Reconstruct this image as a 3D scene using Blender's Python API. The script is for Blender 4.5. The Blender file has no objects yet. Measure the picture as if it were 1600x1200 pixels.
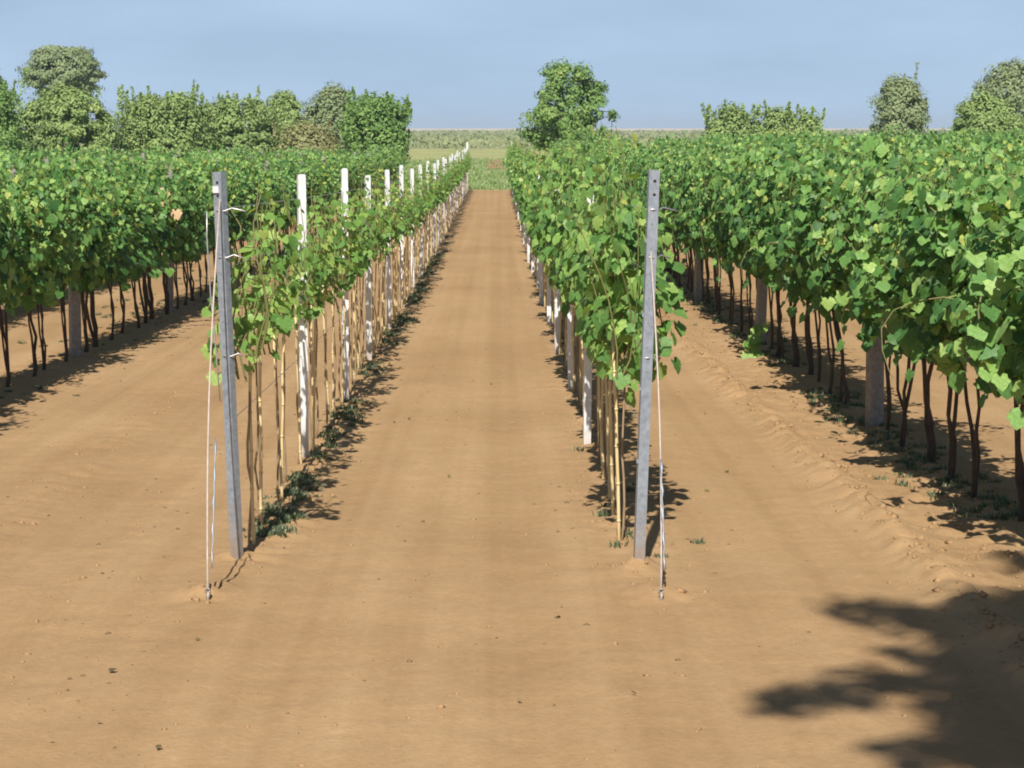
import bpy, math, random
import numpy as np
from mathutils import Vector, Matrix

random.seed(7)
RNG = np.random.default_rng(11)
scene = bpy.context.scene
C = scene.collection
rad = math.radians

# ------------------------------------------------------------------ camera
F_PX = 3600.0            # focal length in pixels of the 1600 px wide photograph
CAM_H = 2.245
YAW = 0.0068             # rows vanish a little left of the picture's centre
HORIZON = 198.0
cam_data = bpy.data.cameras.new("camera")
cam_data.sensor_width = 36.0
cam_data.lens = F_PX / 1600.0 * 36.0
cam_data.clip_start = 0.1
cam_data.clip_end = 30000.0
cam = bpy.data.objects.new("camera", cam_data)
C.objects.link(cam)
cam.location = (0.0, 0.0, CAM_H)
cam.rotation_euler = (rad(90.0) - math.atan((600.0 - HORIZON) / F_PX), 0.0, -YAW)
scene.camera = cam

# ------------------------------------------------------------------ sky and sun
SUN_EL, SUN_AZ = 43.0, 185.8          # the sun stands behind the camera, a little to the left
world = bpy.data.worlds.new("World")
scene.world = world
world.use_nodes = True
wn, wl = world.node_tree.nodes, world.node_tree.links
wn.clear()
w_out = wn.new("ShaderNodeOutputWorld")
w_bg = wn.new("ShaderNodeBackground")
w_bg.inputs["Strength"].default_value = 0.05
sky = wn.new("ShaderNodeTexSky")
sky.sky_type = 'NISHITA'
sky.sun_disc = False
sky.sun_elevation = rad(SUN_EL)
sky.sun_rotation = rad(SUN_AZ)
sky.altitude = 100.0
sky.air_density = 1.0
sky.dust_density = 0.6
sky.ozone_density = 1.6
w_tc = wn.new("ShaderNodeTexCoord")
w_add = wn.new("ShaderNodeVectorMath"); w_add.operation = 'ADD'
w_add.inputs[1].default_value = (0.0, 0.0, 0.16)
w_nor = wn.new("ShaderNodeVectorMath"); w_nor.operation = 'NORMALIZE'
wl.new(w_tc.outputs["Generated"], w_add.inputs[0])
wl.new(w_add.outputs[0], w_nor.inputs[0])
wl.new(w_nor.outputs[0], sky.inputs["Vector"])
# thin high veil of cloud, stretched along the horizon
w_map = wn.new("ShaderNodeMapping")
w_map.inputs["Scale"].default_value = (2.2, 2.2, 11.0)
w_noise = wn.new("ShaderNodeTexNoise")
w_noise.inputs["Scale"].default_value = 1.6
w_noise.inputs["Detail"].default_value = 5.0
w_noise.inputs["Roughness"].default_value = 0.55
w_ramp = wn.new("ShaderNodeMapRange")
w_ramp.inputs["From Min"].default_value = 0.42
w_ramp.inputs["From Max"].default_value = 0.72
w_ramp.inputs["To Min"].default_value = 0.62
w_ramp.inputs["To Max"].default_value = 0.92
w_mix = wn.new("ShaderNodeMix"); w_mix.data_type = 'RGBA'
w_mix.inputs["B"].default_value = (8.4, 11.2, 14.8, 1.0)
wl.new(w_tc.outputs["Generated"], w_map.inputs["Vector"])
wl.new(w_map.outputs[0], w_noise.inputs["Vector"])
wl.new(w_noise.outputs["Fac"], w_ramp.inputs["Value"])
w_sep = wn.new("ShaderNodeSeparateXYZ")
w_fall = wn.new("ShaderNodeMapRange")          # the veil is deep along the horizon and thin overhead
w_fall.interpolation_type = 'SMOOTHSTEP'
w_fall.inputs["From Min"].default_value = 0.02
w_fall.inputs["From Max"].default_value = 0.30
w_fall.inputs["To Min"].default_value = 1.0
w_fall.inputs["To Max"].default_value = 0.05
w_mul = wn.new("ShaderNodeMath"); w_mul.operation = 'MULTIPLY'
wl.new(w_tc.outputs["Generated"], w_sep.inputs[0])
wl.new(w_sep.outputs["Z"], w_fall.inputs["Value"])
wl.new(w_fall.outputs[0], w_mul.inputs[0])
wl.new(w_ramp.outputs[0], w_mul.inputs[1])
wl.new(w_mul.outputs[0], w_mix.inputs["Factor"])
wl.new(sky.outputs[0], w_mix.inputs["A"])
wl.new(w_mix.outputs["Result"], w_bg.inputs["Color"])
wl.new(w_bg.outputs[0], w_out.inputs["Surface"])

sun_data = bpy.data.lights.new("sun", 'SUN')
sun_data.energy = 5.0
sun_data.angle = rad(0.55)
sun_data.color = (1.0, 0.945, 0.86)
sun = bpy.data.objects.new("sun", sun_data)
C.objects.link(sun)
TO_SUN = Vector((math.sin(rad(SUN_AZ)) * math.cos(rad(SUN_EL)),
                 math.cos(rad(SUN_AZ)) * math.cos(rad(SUN_EL)), math.sin(rad(SUN_EL))))
sun.rotation_euler = TO_SUN.to_track_quat('Z', 'Y').to_euler()
sun.location = (0, 0, 30)

vs = scene.view_settings
vs.view_transform = 'Standard'
vs.look = 'None'
vs.exposure = 0.34
vs.gamma = 1.0
vs.use_curve_mapping = False
scene.cycles.max_bounces = 6
scene.cycles.transparent_max_bounces = 4
scene.cycles.use_denoising = True
scene.cycles.pixel_filter_type = 'BLACKMAN_HARRIS'
scene.cycles.filter_width = 1.9

# ------------------------------------------------------------------ terrain function
ROW_L, ROW_R = -1.37, 0.735          # the two young rows
OLD_R, OLD_L = 3.05, -4.62           # the first mature rows on either side
ROW_END = 109.0


def terrain(x, y):
    """Height of the field, without its crumbs and clods."""
    x = np.asarray(x, float); y = np.asarray(y, float)
    t = np.maximum(y - 11.0, 0.0)
    z = -0.785 * (1 - np.exp(-t / 36.0))
    s = np.clip((y - 14.0) / 40.0, 0, 1); s = s * s * (3 - 2 * s)
    e = np.clip((y - 150.0) / 120.0, 0, 1); e = e * e * (3 - 2 * e)
    z = z + 0.52 * (1 - np.exp(-np.maximum(x - 2.2, 0.0) / 7.0)) * s * (1 - e)
    return z


def gz(x, y):
    return float(terrain(x, y))


def px_x(px, d):
    """World x of picture column px at distance d."""
    return d * ((px - 800.0) / F_PX + YAW)


PITCH = math.atan((600.0 - HORIZON) / F_PX)


def px_slope(py):
    """Tangent of the angle below the horizontal of picture line py."""
    return math.tan(PITCH + math.atan((py - 600.0) / F_PX))


def px_ground(px, py):
    """Ground point seen at a pixel of the photograph."""
    d, x = 10.0, 0.0
    for _ in range(40):
        drop = CAM_H - gz(x, d)
        d = 0.5 * d + 0.5 * drop / px_slope(py)
        x = (px - 800.0) / F_PX * (d * math.cos(PITCH) + drop * math.sin(PITCH)) + YAW * d
    return x, d


def _hash(ix, iy, seed):
    n = (ix.astype(np.int64) * 374761393 + iy.astype(np.int64) * 668265263 + seed * 974711) & 0xFFFFFFFF
    n = ((n ^ (n >> 13)) * 1274126177) & 0xFFFFFFFF
    return ((n ^ (n >> 16)) & 0xFFFF) / 65535.0


def vnoise(x, y, scale, seed=0):
    x = np.asarray(x, float) / scale; y = np.asarray(y, float) / scale
    ix = np.floor(x); iy = np.floor(y)
    fx = x - ix; fy = y - iy
    fx = fx * fx * (3 - 2 * fx); fy = fy * fy * (3 - 2 * fy)
    a = _hash(ix, iy, seed); b = _hash(ix + 1, iy, seed)
    c = _hash(ix, iy + 1, seed); d = _hash(ix + 1, iy + 1, seed)
    return (a * (1 - fx) + b * fx) * (1 - fy) + (c * (1 - fx) + d * fx) * fy - 0.5


ORD = ("first second third fourth fifth sixth seventh eighth ninth tenth eleventh twelfth thirteenth fourteenth fifteenth sixteenth "
       "seventeenth eighteenth nineteenth twentieth twenty-first twenty-second twenty-third twenty-fourth").split()


def bay(y, posts):
    """Which post a thing stands past, counted from the row's near end."""
    return sum(1 for p in posts if p < y)


# ------------------------------------------------------------------ object helpers
def link(o, parent=None):
    C.objects.link(o)
    if parent is not None:
        o.parent = parent
    return o


def tag(o, label, cat, group=None, kind=None):
    if label: o["label"] = label
    if cat: o["category"] = cat
    if group: o["group"] = group
    if kind: o["kind"] = kind
    return o


def empty(name, loc, rz=0.0):
    e = bpy.data.objects.new(name, None)
    e.empty_display_size = 0.1
    e.location = loc
    e.rotation_euler = (0, 0, rz)
    C.objects.link(e)
    return e


def mesh_from(name, verts, faces, mat, smooth=True, var=None):
    me = bpy.data.meshes.new(name)
    me.from_pydata([tuple(v) for v in verts], [], [tuple(f) for f in faces])
    if var is not None:
        a = me.attributes.new("var", 'FLOAT', 'POINT')
        a.data.foreach_set("value", np.asarray(var, np.float32))
    if smooth:
        me.polygons.foreach_set("use_smooth", np.ones(len(me.polygons), bool))
    if mat: me.materials.append(mat)
    me.update()
    return me


def mesh_tris(name, V, T, mat, var=None, smooth=True):
    """Fast mesh from numpy arrays: V (n,3), T (m,k)."""
    V = np.asarray(V, np.float32); T = np.asarray(T, np.int32)
    m, k = T.shape
    me = bpy.data.meshes.new(name)
    me.vertices.add(len(V)); me.vertices.foreach_set("co", V.ravel())
    me.loops.add(m * k); me.loops.foreach_set("vertex_index", T.ravel())
    me.polygons.add(m)
    me.polygons.foreach_set("loop_start", np.arange(0, m * k, k, dtype=np.int32))
    me.polygons.foreach_set("loop_total", np.full(m, k, np.int32))
    if smooth: me.polygons.foreach_set("use_smooth", np.ones(m, bool))
    if var is not None:
        a = me.attributes.new("var", 'FLOAT', 'POINT')
        a.data.foreach_set("value", np.asarray(var, np.float32))
    me.materials.append(mat)
    me.update(calc_edges=True)
    return me


class MB:
    """Collects tubes, boxes and prisms of one part."""
    def __init__(self): self.v, self.f = [], []

    def tube(self, pts, radii, n=6, cap=True):
        pts = [Vector(p) for p in pts]
        if not hasattr(radii, '__len__'): radii = [radii] * len(pts)
        rings = []
        ref = Vector((0.31, 0.95, 0.05))
        for i, p in enumerate(pts):
            t = (pts[min(i + 1, len(pts) - 1)] - pts[max(i - 1, 0)])
            if t.length < 1e-9: t = Vector((0, 0, 1))
            t.normalize()
            u = t.cross(ref)
            if u.length < 1e-4: u = t.cross(Vector((1, 0, 0)))
            u.normalize(); w = t.cross(u)
            b = len(self.v)
            for k in range(n):
                a = 2 * math.pi * k / n
                self.v.append(p + (u * math.cos(a) + w * math.sin(a)) * radii[i])
            rings.append(b)
        for i in range(len(rings) - 1):
            for k in range(n):
                k2 = (k + 1) % n
                self.f.append((rings[i] + k, rings[i] + k2, rings[i + 1] + k2, rings[i + 1] + k))
        if cap:
            self.f.append(tuple(rings[0] + k for k in reversed(range(n))))
            self.f.append(tuple(rings[-1] + k for k in range(n)))
        return self

    def prism(self, prof, z0, z1, z_top=None, taper=1.0):
        """Vertical prism over a polygon profile; z_top gives a height per profile point."""
        b = len(self.v); n = len(prof)
        for (x, y) in prof: self.v.append(Vector((x, y, z0)))
        for i, (x, y) in enumerate(prof):
            self.v.append(Vector((x * taper, y * taper, z1 if z_top is None else z_top[i])))
        for k in range(n):
            k2 = (k + 1) % n
            self.f.append((b + k, b + k2, b + n + k2, b + n + k))
        self.f.append(tuple(b + k for k in reversed(range(n))))
        self.f.append(tuple(b + n + k for k in range(n)))
        return self

    def box(self, c, s):
        x, y, z = c; a, b_, h = s[0] / 2, s[1] / 2, s[2] / 2
        return self.prism([(x - a, y - b_), (x + a, y - b_), (x + a, y + b_), (x - a, y + b_)], z - h, z + h)

    def mesh(self, name, mat, smooth=True): return mesh_from(name, self.v, self.f, mat, smooth)

    def build(self, name, mat, parent=None, smooth=True):
        return link(bpy.data.objects.new(name, self.mesh(name, mat, smooth)), parent)


# ------------------------------------------------------------------ materials
def new_mat(name):
    m = bpy.data.materials.new(name)
    m.use_nodes = True
    n, l = m.node_tree.nodes, m.node_tree.links
    return m, n, l, n["Principled BSDF"]


def noise_node(n, l, scale, detail=4.0, rough=0.6, coord="Object", stretch=None):
    tc = n.new("ShaderNodeTexCoord")
    t = n.new("ShaderNodeTexNoise")
    t.inputs["Scale"].default_value = scale
    t.inputs["Detail"].default_value = detail
    t.inputs["Roughness"].default_value = rough
    if stretch:
        mp = n.new("ShaderNodeMapping"); mp.inputs["Scale"].default_value = stretch
        l.new(tc.outputs[coord], mp.inputs["Vector"]); l.new(mp.outputs[0], t.inputs["Vector"])
    else:
        l.new(tc.outputs[coord], t.inputs["Vector"])
    return t


def ramp_node(n, l, src, stops):
    r = n.new("ShaderNodeValToRGB")
    e = r.color_ramp.elements
    while len(e) < len(stops): e.new(0.5)
    for i, (p, c) in enumerate(stops):
        e[i].position = p; e[i].color = (c[0], c[1], c[2], 1.0)
    l.new(src, r.inputs["Fac"])
    return r


def simple_mat(name, c1, c2, scale=30.0, rough=0.7, metal=0.0, bump=0.2, stretch=None, spec=0.4):
    m, n, l, p = new_mat(name)
    t = noise_node(n, l, scale, stretch=stretch)
    r = ramp_node(n, l, t.outputs["Fac"], [(0.3, c1), (0.7, c2)])
    l.new(r.outputs[0], p.inputs["Base Color"])
    p.inputs["Roughness"].default_value = rough
    p.inputs["Metallic"].default_value = metal
    p.inputs["Specular IOR Level"].default_value = spec
    if bump:
        b = n.new("ShaderNodeBump"); b.inputs["Strength"].default_value = bump; b.inputs["Distance"].default_value = 0.01
        l.new(t.outputs["Fac"], b.inputs["Height"]); l.new(b.outputs[0], p.inputs["Normal"])
    return m


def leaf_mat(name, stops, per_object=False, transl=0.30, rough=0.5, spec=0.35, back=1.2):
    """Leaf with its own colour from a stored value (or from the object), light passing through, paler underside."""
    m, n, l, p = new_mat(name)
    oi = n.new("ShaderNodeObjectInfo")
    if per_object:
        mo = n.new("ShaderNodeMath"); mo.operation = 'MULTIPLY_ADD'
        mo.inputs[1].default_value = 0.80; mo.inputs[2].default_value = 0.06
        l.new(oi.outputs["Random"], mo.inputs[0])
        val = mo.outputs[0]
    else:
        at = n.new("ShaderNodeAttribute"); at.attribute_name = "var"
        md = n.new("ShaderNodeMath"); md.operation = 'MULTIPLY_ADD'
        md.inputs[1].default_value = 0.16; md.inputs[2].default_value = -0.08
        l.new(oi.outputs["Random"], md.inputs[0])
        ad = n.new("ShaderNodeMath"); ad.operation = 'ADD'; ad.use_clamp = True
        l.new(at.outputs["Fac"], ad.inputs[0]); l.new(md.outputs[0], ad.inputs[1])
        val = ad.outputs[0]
    r0 = ramp_node(n, l, val, stops)
    tn = noise_node(n, l, 5.0 if per_object else 28.0, 3.0, 0.6)
    tm = n.new("ShaderNodeMapRange"); tm.inputs["From Min"].default_value = 0.3; tm.inputs["From Max"].default_value = 0.7
    tm.inputs["To Min"].default_value = 0.72; tm.inputs["To Max"].default_value = 1.22
    l.new(tn.outputs["Fac"], tm.inputs["Value"])
    r = n.new("ShaderNodeVectorMath"); r.operation = 'SCALE'
    l.new(r0.outputs[0], r.inputs[0]); l.new(tm.outputs[0], r.inputs["Scale"])
    geo = n.new("ShaderNodeNewGeometry")
    mx = n.new("ShaderNodeMix"); mx.data_type = 'RGBA'; mx.blend_type = 'MULTIPLY'
    mx.inputs["Factor"].default_value = 1.0
    bk = n.new("ShaderNodeMix"); bk.data_type = 'RGBA'
    bk.inputs["A"].default_value = (1, 1, 1, 1); bk.inputs["B"].default_value = (back, back * 0.98, back * 1.25, 1)
    l.new(geo.outputs["Backfacing"], bk.inputs["Factor"])
    l.new(r.outputs[0], mx.inputs["A"]); l.new(bk.outputs["Result"], mx.inputs["B"])
    l.new(mx.outputs["Result"], p.inputs["Base Color"])
    p.inputs["Roughness"].default_value = rough
    p.inputs["Specular IOR Level"].default_value = spec
    tr = n.new("ShaderNodeBsdfTranslucent")
    tc = n.new("ShaderNodeMix"); tc.data_type = 'RGBA'; tc.blend_type = 'MULTIPLY'; tc.inputs["Factor"].default_value = 1.0
    tc.inputs["B"].default_value = (1.35, 1.25, 0.45, 1)
    l.new(r.outputs[0], tc.inputs["A"]); l.new(tc.outputs["Result"], tr.inputs["Color"])
    ms = n.new("ShaderNodeMixShader"); ms.inputs[0].default_value = transl
    out = n["Material Output"]
    l.new(p.outputs[0], ms.inputs[1]); l.new(tr.outputs[0], ms.inputs[2]); l.new(ms.outputs[0], out.inputs["Surface"])
    return m


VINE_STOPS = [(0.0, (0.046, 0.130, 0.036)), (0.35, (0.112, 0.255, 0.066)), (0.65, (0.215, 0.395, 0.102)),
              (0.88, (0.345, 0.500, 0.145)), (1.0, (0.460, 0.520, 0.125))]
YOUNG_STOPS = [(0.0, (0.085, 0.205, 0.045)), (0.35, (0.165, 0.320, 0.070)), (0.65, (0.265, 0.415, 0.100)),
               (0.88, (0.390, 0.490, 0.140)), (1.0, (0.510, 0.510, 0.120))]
M_LEAF_OLD = leaf_mat("leaf_mature", VINE_STOPS)
M_LEAF_OLD_ONE = leaf_mat("leaf_mature_single", VINE_STOPS, per_object=True)
M_LEAF_NEW = leaf_mat("leaf_young", YOUNG_STOPS)
M_LEAF_NEW_ONE = leaf_mat("leaf_young_single", YOUNG_STOPS, per_object=True)
DENSE_STOPS = [(a, (0.5 * (c[0] + d[0]), 0.5 * (c[1] + d[1]), 0.5 * (c[2] + d[2]))) for (a, c), (b, d) in zip(VINE_STOPS, YOUNG_STOPS)]
M_LEAF_MID = leaf_mat("leaf_dense", DENSE_STOPS)
M_LEAF_MID_ONE = leaf_mat("leaf_dense_single", DENSE_STOPS, per_object=True)
M_LEAF_DRY = leaf_mat("leaf_dry", [(0.0, (0.42, 0.27, 0.12)), (1.0, (0.55, 0.36, 0.18))], per_object=True, transl=0.2)
M_LEAF_LITTER = leaf_mat("leaf_litter", [(0.0, (0.10, 0.07, 0.035)), (0.6, (0.18, 0.16, 0.06)), (1.0, (0.50, 0.40, 0.20))], per_object=True, transl=0.1)
M_WEED = leaf_mat("weed_leaf", [(0.0, (0.06, 0.095, 0.045)), (0.6, (0.11, 0.155, 0.065)), (1.0, (0.22, 0.22, 0.10))], transl=0.2)
M_GRASS = leaf_mat("grass_blade", [(0.0, (0.16, 0.27, 0.075)), (0.6, (0.24, 0.35, 0.11)), (1.0, (0.38, 0.40, 0.16))], transl=0.35)
M_BARK = simple_mat("vine_bark", (0.050, 0.034, 0.024), (0.110, 0.076, 0.052), 60, 0.9, bump=0.6, stretch=(1, 1, 0.15))
M_STEM = simple_mat("young_stem", (0.20, 0.14, 0.085), (0.38, 0.28, 0.17), 40, 0.85, bump=0.3, stretch=(1, 1, 0.2))
M_CANE = simple_mat("green_cane", (0.13, 0.15, 0.05), (0.24, 0.20, 0.08), 20, 0.6, bump=0.1)
M_BAMBOO = simple_mat("bamboo", (0.56, 0.42, 0.20), (0.74, 0.60, 0.34), 25, 0.6, bump=0.15, stretch=(1, 1, 0.15))
M_GALV = simple_mat("galvanised_steel", (0.22, 0.25, 0.29), (0.34, 0.38, 0.43), 34, 0.5, metal=0.35, bump=0.08)
M_WHITE = simple_mat("white_post", (0.62, 0.64, 0.65), (0.80, 0.81, 0.81), 22, 0.5, metal=0.05, bump=0.06, stretch=(1, 1, 0.3))
def splash(m):
    n, l = m.node_tree.nodes, m.node_tree.links
    p = n["Principled BSDF"]
    src = p.inputs["Base Color"].links[0].from_socket
    tc = n.new("ShaderNodeTexCoord"); sp = n.new("ShaderNodeSeparateXYZ"); l.new(tc.outputs["Object"], sp.inputs[0])
    t = noise_node(n, l, 14.0, 4.0, .6)
    ad = n.new("ShaderNodeMath"); ad.operation = 'MULTIPLY_ADD'; ad.inputs[1].default_value = .55
    l.new(t.outputs["Fac"], ad.inputs[0]); l.new(sp.outputs["Z"], ad.inputs[2])
    mr = n.new("ShaderNodeMapRange"); mr.inputs["From Min"].default_value = .18; mr.inputs["From Max"].default_value = .62
    mr.inputs["To Min"].default_value = .75; mr.inputs["To Max"].default_value = 0.0
    l.new(ad.outputs[0], mr.inputs["Value"])
    mx = n.new("ShaderNodeMix"); mx.data_type = 'RGBA'; mx.inputs["B"].default_value = (.36, .24, .13, 1)
    l.new(mr.outputs[0], mx.inputs["Factor"]); l.new(src, mx.inputs["A"]); l.new(mx.outputs["Result"], p.inputs["Base Color"])


splash(M_WHITE); splash(M_GALV)
M_HOLE_DARK = simple_mat("hole_dark_paint", (0.012, 0.012, 0.014), (0.03, 0.03, 0.03), 40, 0.9, bump=0)
M_NOTCH = simple_mat("notch_shade", (0.16, 0.17, 0.18), (0.24, 0.25, 0.26), 40, 0.8, bump=0)
M_WIRE = simple_mat("trellis_wire", (0.42, 0.42, 0.43), (0.58, 0.58, 0.58), 30, 0.42, metal=0.7, bump=0)
M_STAY = simple_mat("stay_wire", (0.38, 0.32, 0.28), (0.52, 0.44, 0.38), 30, 0.6, metal=0.15, bump=0.05)
M_CONCRETE = simple_mat("concrete_post", (0.20, 0.18, 0.165), (0.33, 0.30, 0.27), 18, 0.9, bump=0.4)
M_TREEBARK = simple_mat("tree_bark", (0.09, 0.065, 0.045), (0.20, 0.15, 0.11), 12, 0.95, bump=0.6, stretch=(1, 1, 0.2))


def ground_mat():
    m, n, l, p = new_mat("sandy_soil")
    fine = noise_node(n, l, 22.0, 6.0, 0.65)
    mid = noise_node(n, l, 1.3, 5.0, 0.6, stretch=(1.0, 0.35, 1.0))
    big = noise_node(n, l, 0.22, 3.0, 0.5)
    strip = noise_node(n, l, 1.0, 3.0, 0.55, stretch=(4.0, 0.02, 1.0))
    def math_(op, a, b, clamp=False):
        x = n.new("ShaderNodeMath"); x.operation = op; x.use_clamp = clamp
        for i, s in enumerate((a, b)):
            if isinstance(s, (int, float)): x.inputs[i].default_value = s
            else: l.new(s, x.inputs[i])
        return x.outputs[0]
    v = math_('MULTIPLY', fine.outputs["Fac"], 0.30)
    v = math_('ADD', v, math_('MULTIPLY', mid.outputs["Fac"], 0.30))
    v = math_('ADD', v, math_('MULTIPLY', big.outputs["Fac"], 0.20))
    v = math_('ADD', v, math_('MULTIPLY', strip.outputs["Fac"], 0.34))
    soil = ramp_node(n, l, v, [(0.36, (0.290, 0.174, 0.081)), (0.52, (0.372, 0.233, 0.115)), (0.66, (0.440, 0.287, 0.150)), (0.80, (0.52, 0.365, 0.21))])
    geo = n.new("ShaderNodeNewGeometry")
    sep = n.new("ShaderNodeSeparateXYZ"); l.new(geo.outputs["Position"], sep.inputs[0])
    Y = sep.outputs["Y"]
    wob = math_('MULTIPLY', math_('SUBTRACT', mid.outputs["Fac"], 0.5), 8.0)
    Yw = math_('ADD', Y, wob)
    def mr(src, a, b):
        r = n.new("ShaderNodeMapRange"); r.interpolation_type = 'SMOOTHSTEP'
        r.inputs["From Min"].default_value = a; r.inputs["From Max"].default_value = b
        l.new(src, r.inputs["Value"]); return r.outputs[0]
    def mix(f, a, b):
        x = n.new("ShaderNodeMix"); x.data_type = 'RGBA'
        l.new(f, x.inputs["Factor"])
        for s, k in ((a, "A"), (b, "B")):
            if isinstance(s, tuple): x.inputs[k].default_value = (*s, 1.0)
            else: l.new(s, x.inputs[k])
        return x.outputs["Result"]
    gn = noise_node(n, l, 0.12, 5.0, 0.6, stretch=(1.0, 0.5, 1.0))
    grass = ramp_node(n, l, gn.outputs["Fac"], [(0.3, (0.19, 0.26, 0.085)), (0.5, (0.24, 0.31, 0.11)), (0.7, (0.31, 0.34, 0.14))]).outputs[0]
    dry = ramp_node(n, l, gn.outputs["Fac"], [(0.3, (0.29, 0.32, 0.12)), (0.7, (0.40, 0.39, 0.17))]).outputs[0]
    fieldc = ramp_node(n, l, big.outputs["Fac"], [(0.3, (0.18, 0.23, 0.10)), (0.7, (0.33, 0.33, 0.18))]).outputs[0]
    c = mix(mr(Yw, 108.6, 111.5), soil.outputs[0], grass)
    c = mix(mr(Yw, 195.0, 225.0), c, dry)
    c = mix(mr(Y, 315.0, 330.0), c, fieldc)
    c = mix(mr(Y, 1200.0, 1400.0), c, (0.62, 0.50, 0.36))
    l.new(c, p.inputs["Base Color"])
    p.inputs["Roughness"].default_value = 0.95
    p.inputs["Specular IOR Level"].default_value = 0.15
    bn = noise_node(n, l, 45.0, 5.0, 0.7)
    b = n.new("ShaderNodeBump"); b.inputs["Strength"].default_value = 0.55; b.inputs["Distance"].default_value = 0.015
    l.new(bn.outputs["Fac"], b.inputs["Height"]); l.new(b.outputs[0], p.inputs["Normal"])
    return m


M_SOIL = ground_mat()
M_CLOD = simple_mat("soil_clod", (0.30, 0.182, 0.088), (0.39, 0.25, 0.130), 20, 0.95, bump=0.4, spec=0.15)

# ------------------------------------------------------------------ ground
def axis(lo_fine, hi_fine, step, lo, hi, grow):
    a = list(np.arange(lo_fine, hi_fine + 1e-6, step))
    s = step; v = a[-1]
    while v < hi:
        s *= grow; v += s; a.append(v)
    s = step; v = a[0]; b = []
    while v > lo:
        s *= grow; v -= s; b.append(v)
    return np.array(b[::-1] + a)


def clod_zone(x, y):
    """How cloddy the soil is: under the rows, along the cultivator's edge."""
    def band(c, w): return np.exp(-((x - c) / w) ** 2)
    wob = 0.10 * vnoise(x * 0, y, 1.7, 5) + 0.05 * vnoise(x * 0, y, 0.5, 6)
    xx = x + wob
    k = 0.9 * np.exp(-((xx - 2.22) / 0.13) ** 2) + 0.75 * np.exp(-((xx - 2.85) / 0.55) ** 2)
    inrow = np.clip((y - 11.6) / 1.2, 0, 1)
    k = k + inrow * (0.75 * np.exp(-((xx - ROW_L - 0.10) / 0.20) ** 2) + 0.5 * np.exp(-((xx - ROW_R) / 0.22) ** 2))
    k = k + 0.5 * np.exp(-((xx - OLD_L) / 0.6) ** 2) + 0.30 * np.exp(-((xx + 2.9) / 0.22) ** 2) + 0.16 * np.exp(-((xx + 2.1) / 0.12) ** 2)
    for fx, fy in ((-1.356, 11.88), (0.728, 11.63), (-1.40, 10.95), (0.80, 10.95)):
        k = k + .8 * np.exp(-((x - fx) ** 2 + ((y - fy) * .6) ** 2) / .16 ** 2)
    return k


FEET = ((-1.356, 11.88), (0.728, 11.63), (-1.40, 10.95), (0.80, 10.95))


def ground_height(x, y):
    z = terrain(x, y)
    near = np.clip((70.0 - y) / 30.0, 0, 1)
    k = clod_zone(x, y)
    z = z + near * (0.016 * vnoise(x, y, 1.1, 1) + 0.006 * vnoise(x, y, 0.28, 2) + 0.009 * vnoise(x, y, 0.10, 3))
    z = z + near * k * (0.050 * vnoise(x, y, 0.15, 4) + 0.060 * vnoise(x, y, 0.09, 7) + 0.05 * np.abs(vnoise(x, y, 0.35, 8)))
    z = z + near * (0.007 * vnoise(x, y * .03, .13, 61) + .010 * vnoise(x, y * .02, .34, 62))      # furrows left by the harrow
    # the berm pushed up by the cultivator and the shallow wheel tracks
    z = z + near * (0.05 * np.exp(-((x - 2.22) / 0.12) ** 2) - 0.012 * np.exp(-((x - 1.75) / 0.28) ** 2)
                    - 0.012 * np.exp(-((x + 0.95) / 0.16) ** 2) - 0.012 * np.exp(-((x - 0.12) / 0.16) ** 2)
                    + 0.018 * np.exp(-((x + 2.9) / 0.2) ** 2) - 0.010 * np.exp(-((x + 2.3) / 0.2) ** 2))
    for fx, fy in FEET:
        q = ((x - fx) ** 2 + ((y - fy) * .6) ** 2) / .11 ** 2
        z = z + (.022 + .05 * vnoise(x, y, .07, 71)) * np.exp(-q)
    return z


gx = axis(-5.2, 4.2, 0.045, -2600, 2600, 1.09)
gy_ = axis(7.2, 24.0, 0.05, -300, 4500, 1.028)
GX, GY = np.meshgrid(gx, gy_)
GZ = ground_height(GX, GY)
nx, ny = len(gx), len(gy_)
V = np.stack([GX.ravel(), GY.ravel(), GZ.ravel()], 1)
ii = np.arange(nx * ny).reshape(ny, nx)
Q = np.stack([ii[:-1, :-1].ravel(), ii[:-1, 1:].ravel(), ii[1:, 1:].ravel(), ii[1:, :-1].ravel()], 1)
ground = link(bpy.data.objects.new("ground", mesh_tris("ground", V, Q, M_SOIL)))
tag(ground, "sandy brown tilled soil between the vine rows, grass and fields beyond", "ground", kind="structure")

# the strip of bare soil that goes on beyond the grass verge
m = MB()
tx0, tx1, ty0, ty1 = px_x(761, 190), px_x(786, 190), 166.0, 212.0
NS = 8
for k in range(NS + 1):
    y = ty0 + (ty1 - ty0) * k / NS
    for x in (tx0 + 0.1 * math.sin(k * 2.1), tx1 + 0.1 * math.cos(k * 1.7)):
        m.v.append(Vector((x, y, gz(x, y) + 0.02)))
for k in range(NS):
    m.f.append((2 * k, 2 * k + 1, 2 * k + 3, 2 * k + 2))
trk = m.build("soil_path", M_CLOD, smooth=False)
tag(trk, "bare soil strip going on beyond the grass at the lane's end", "path", kind="structure")

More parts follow.
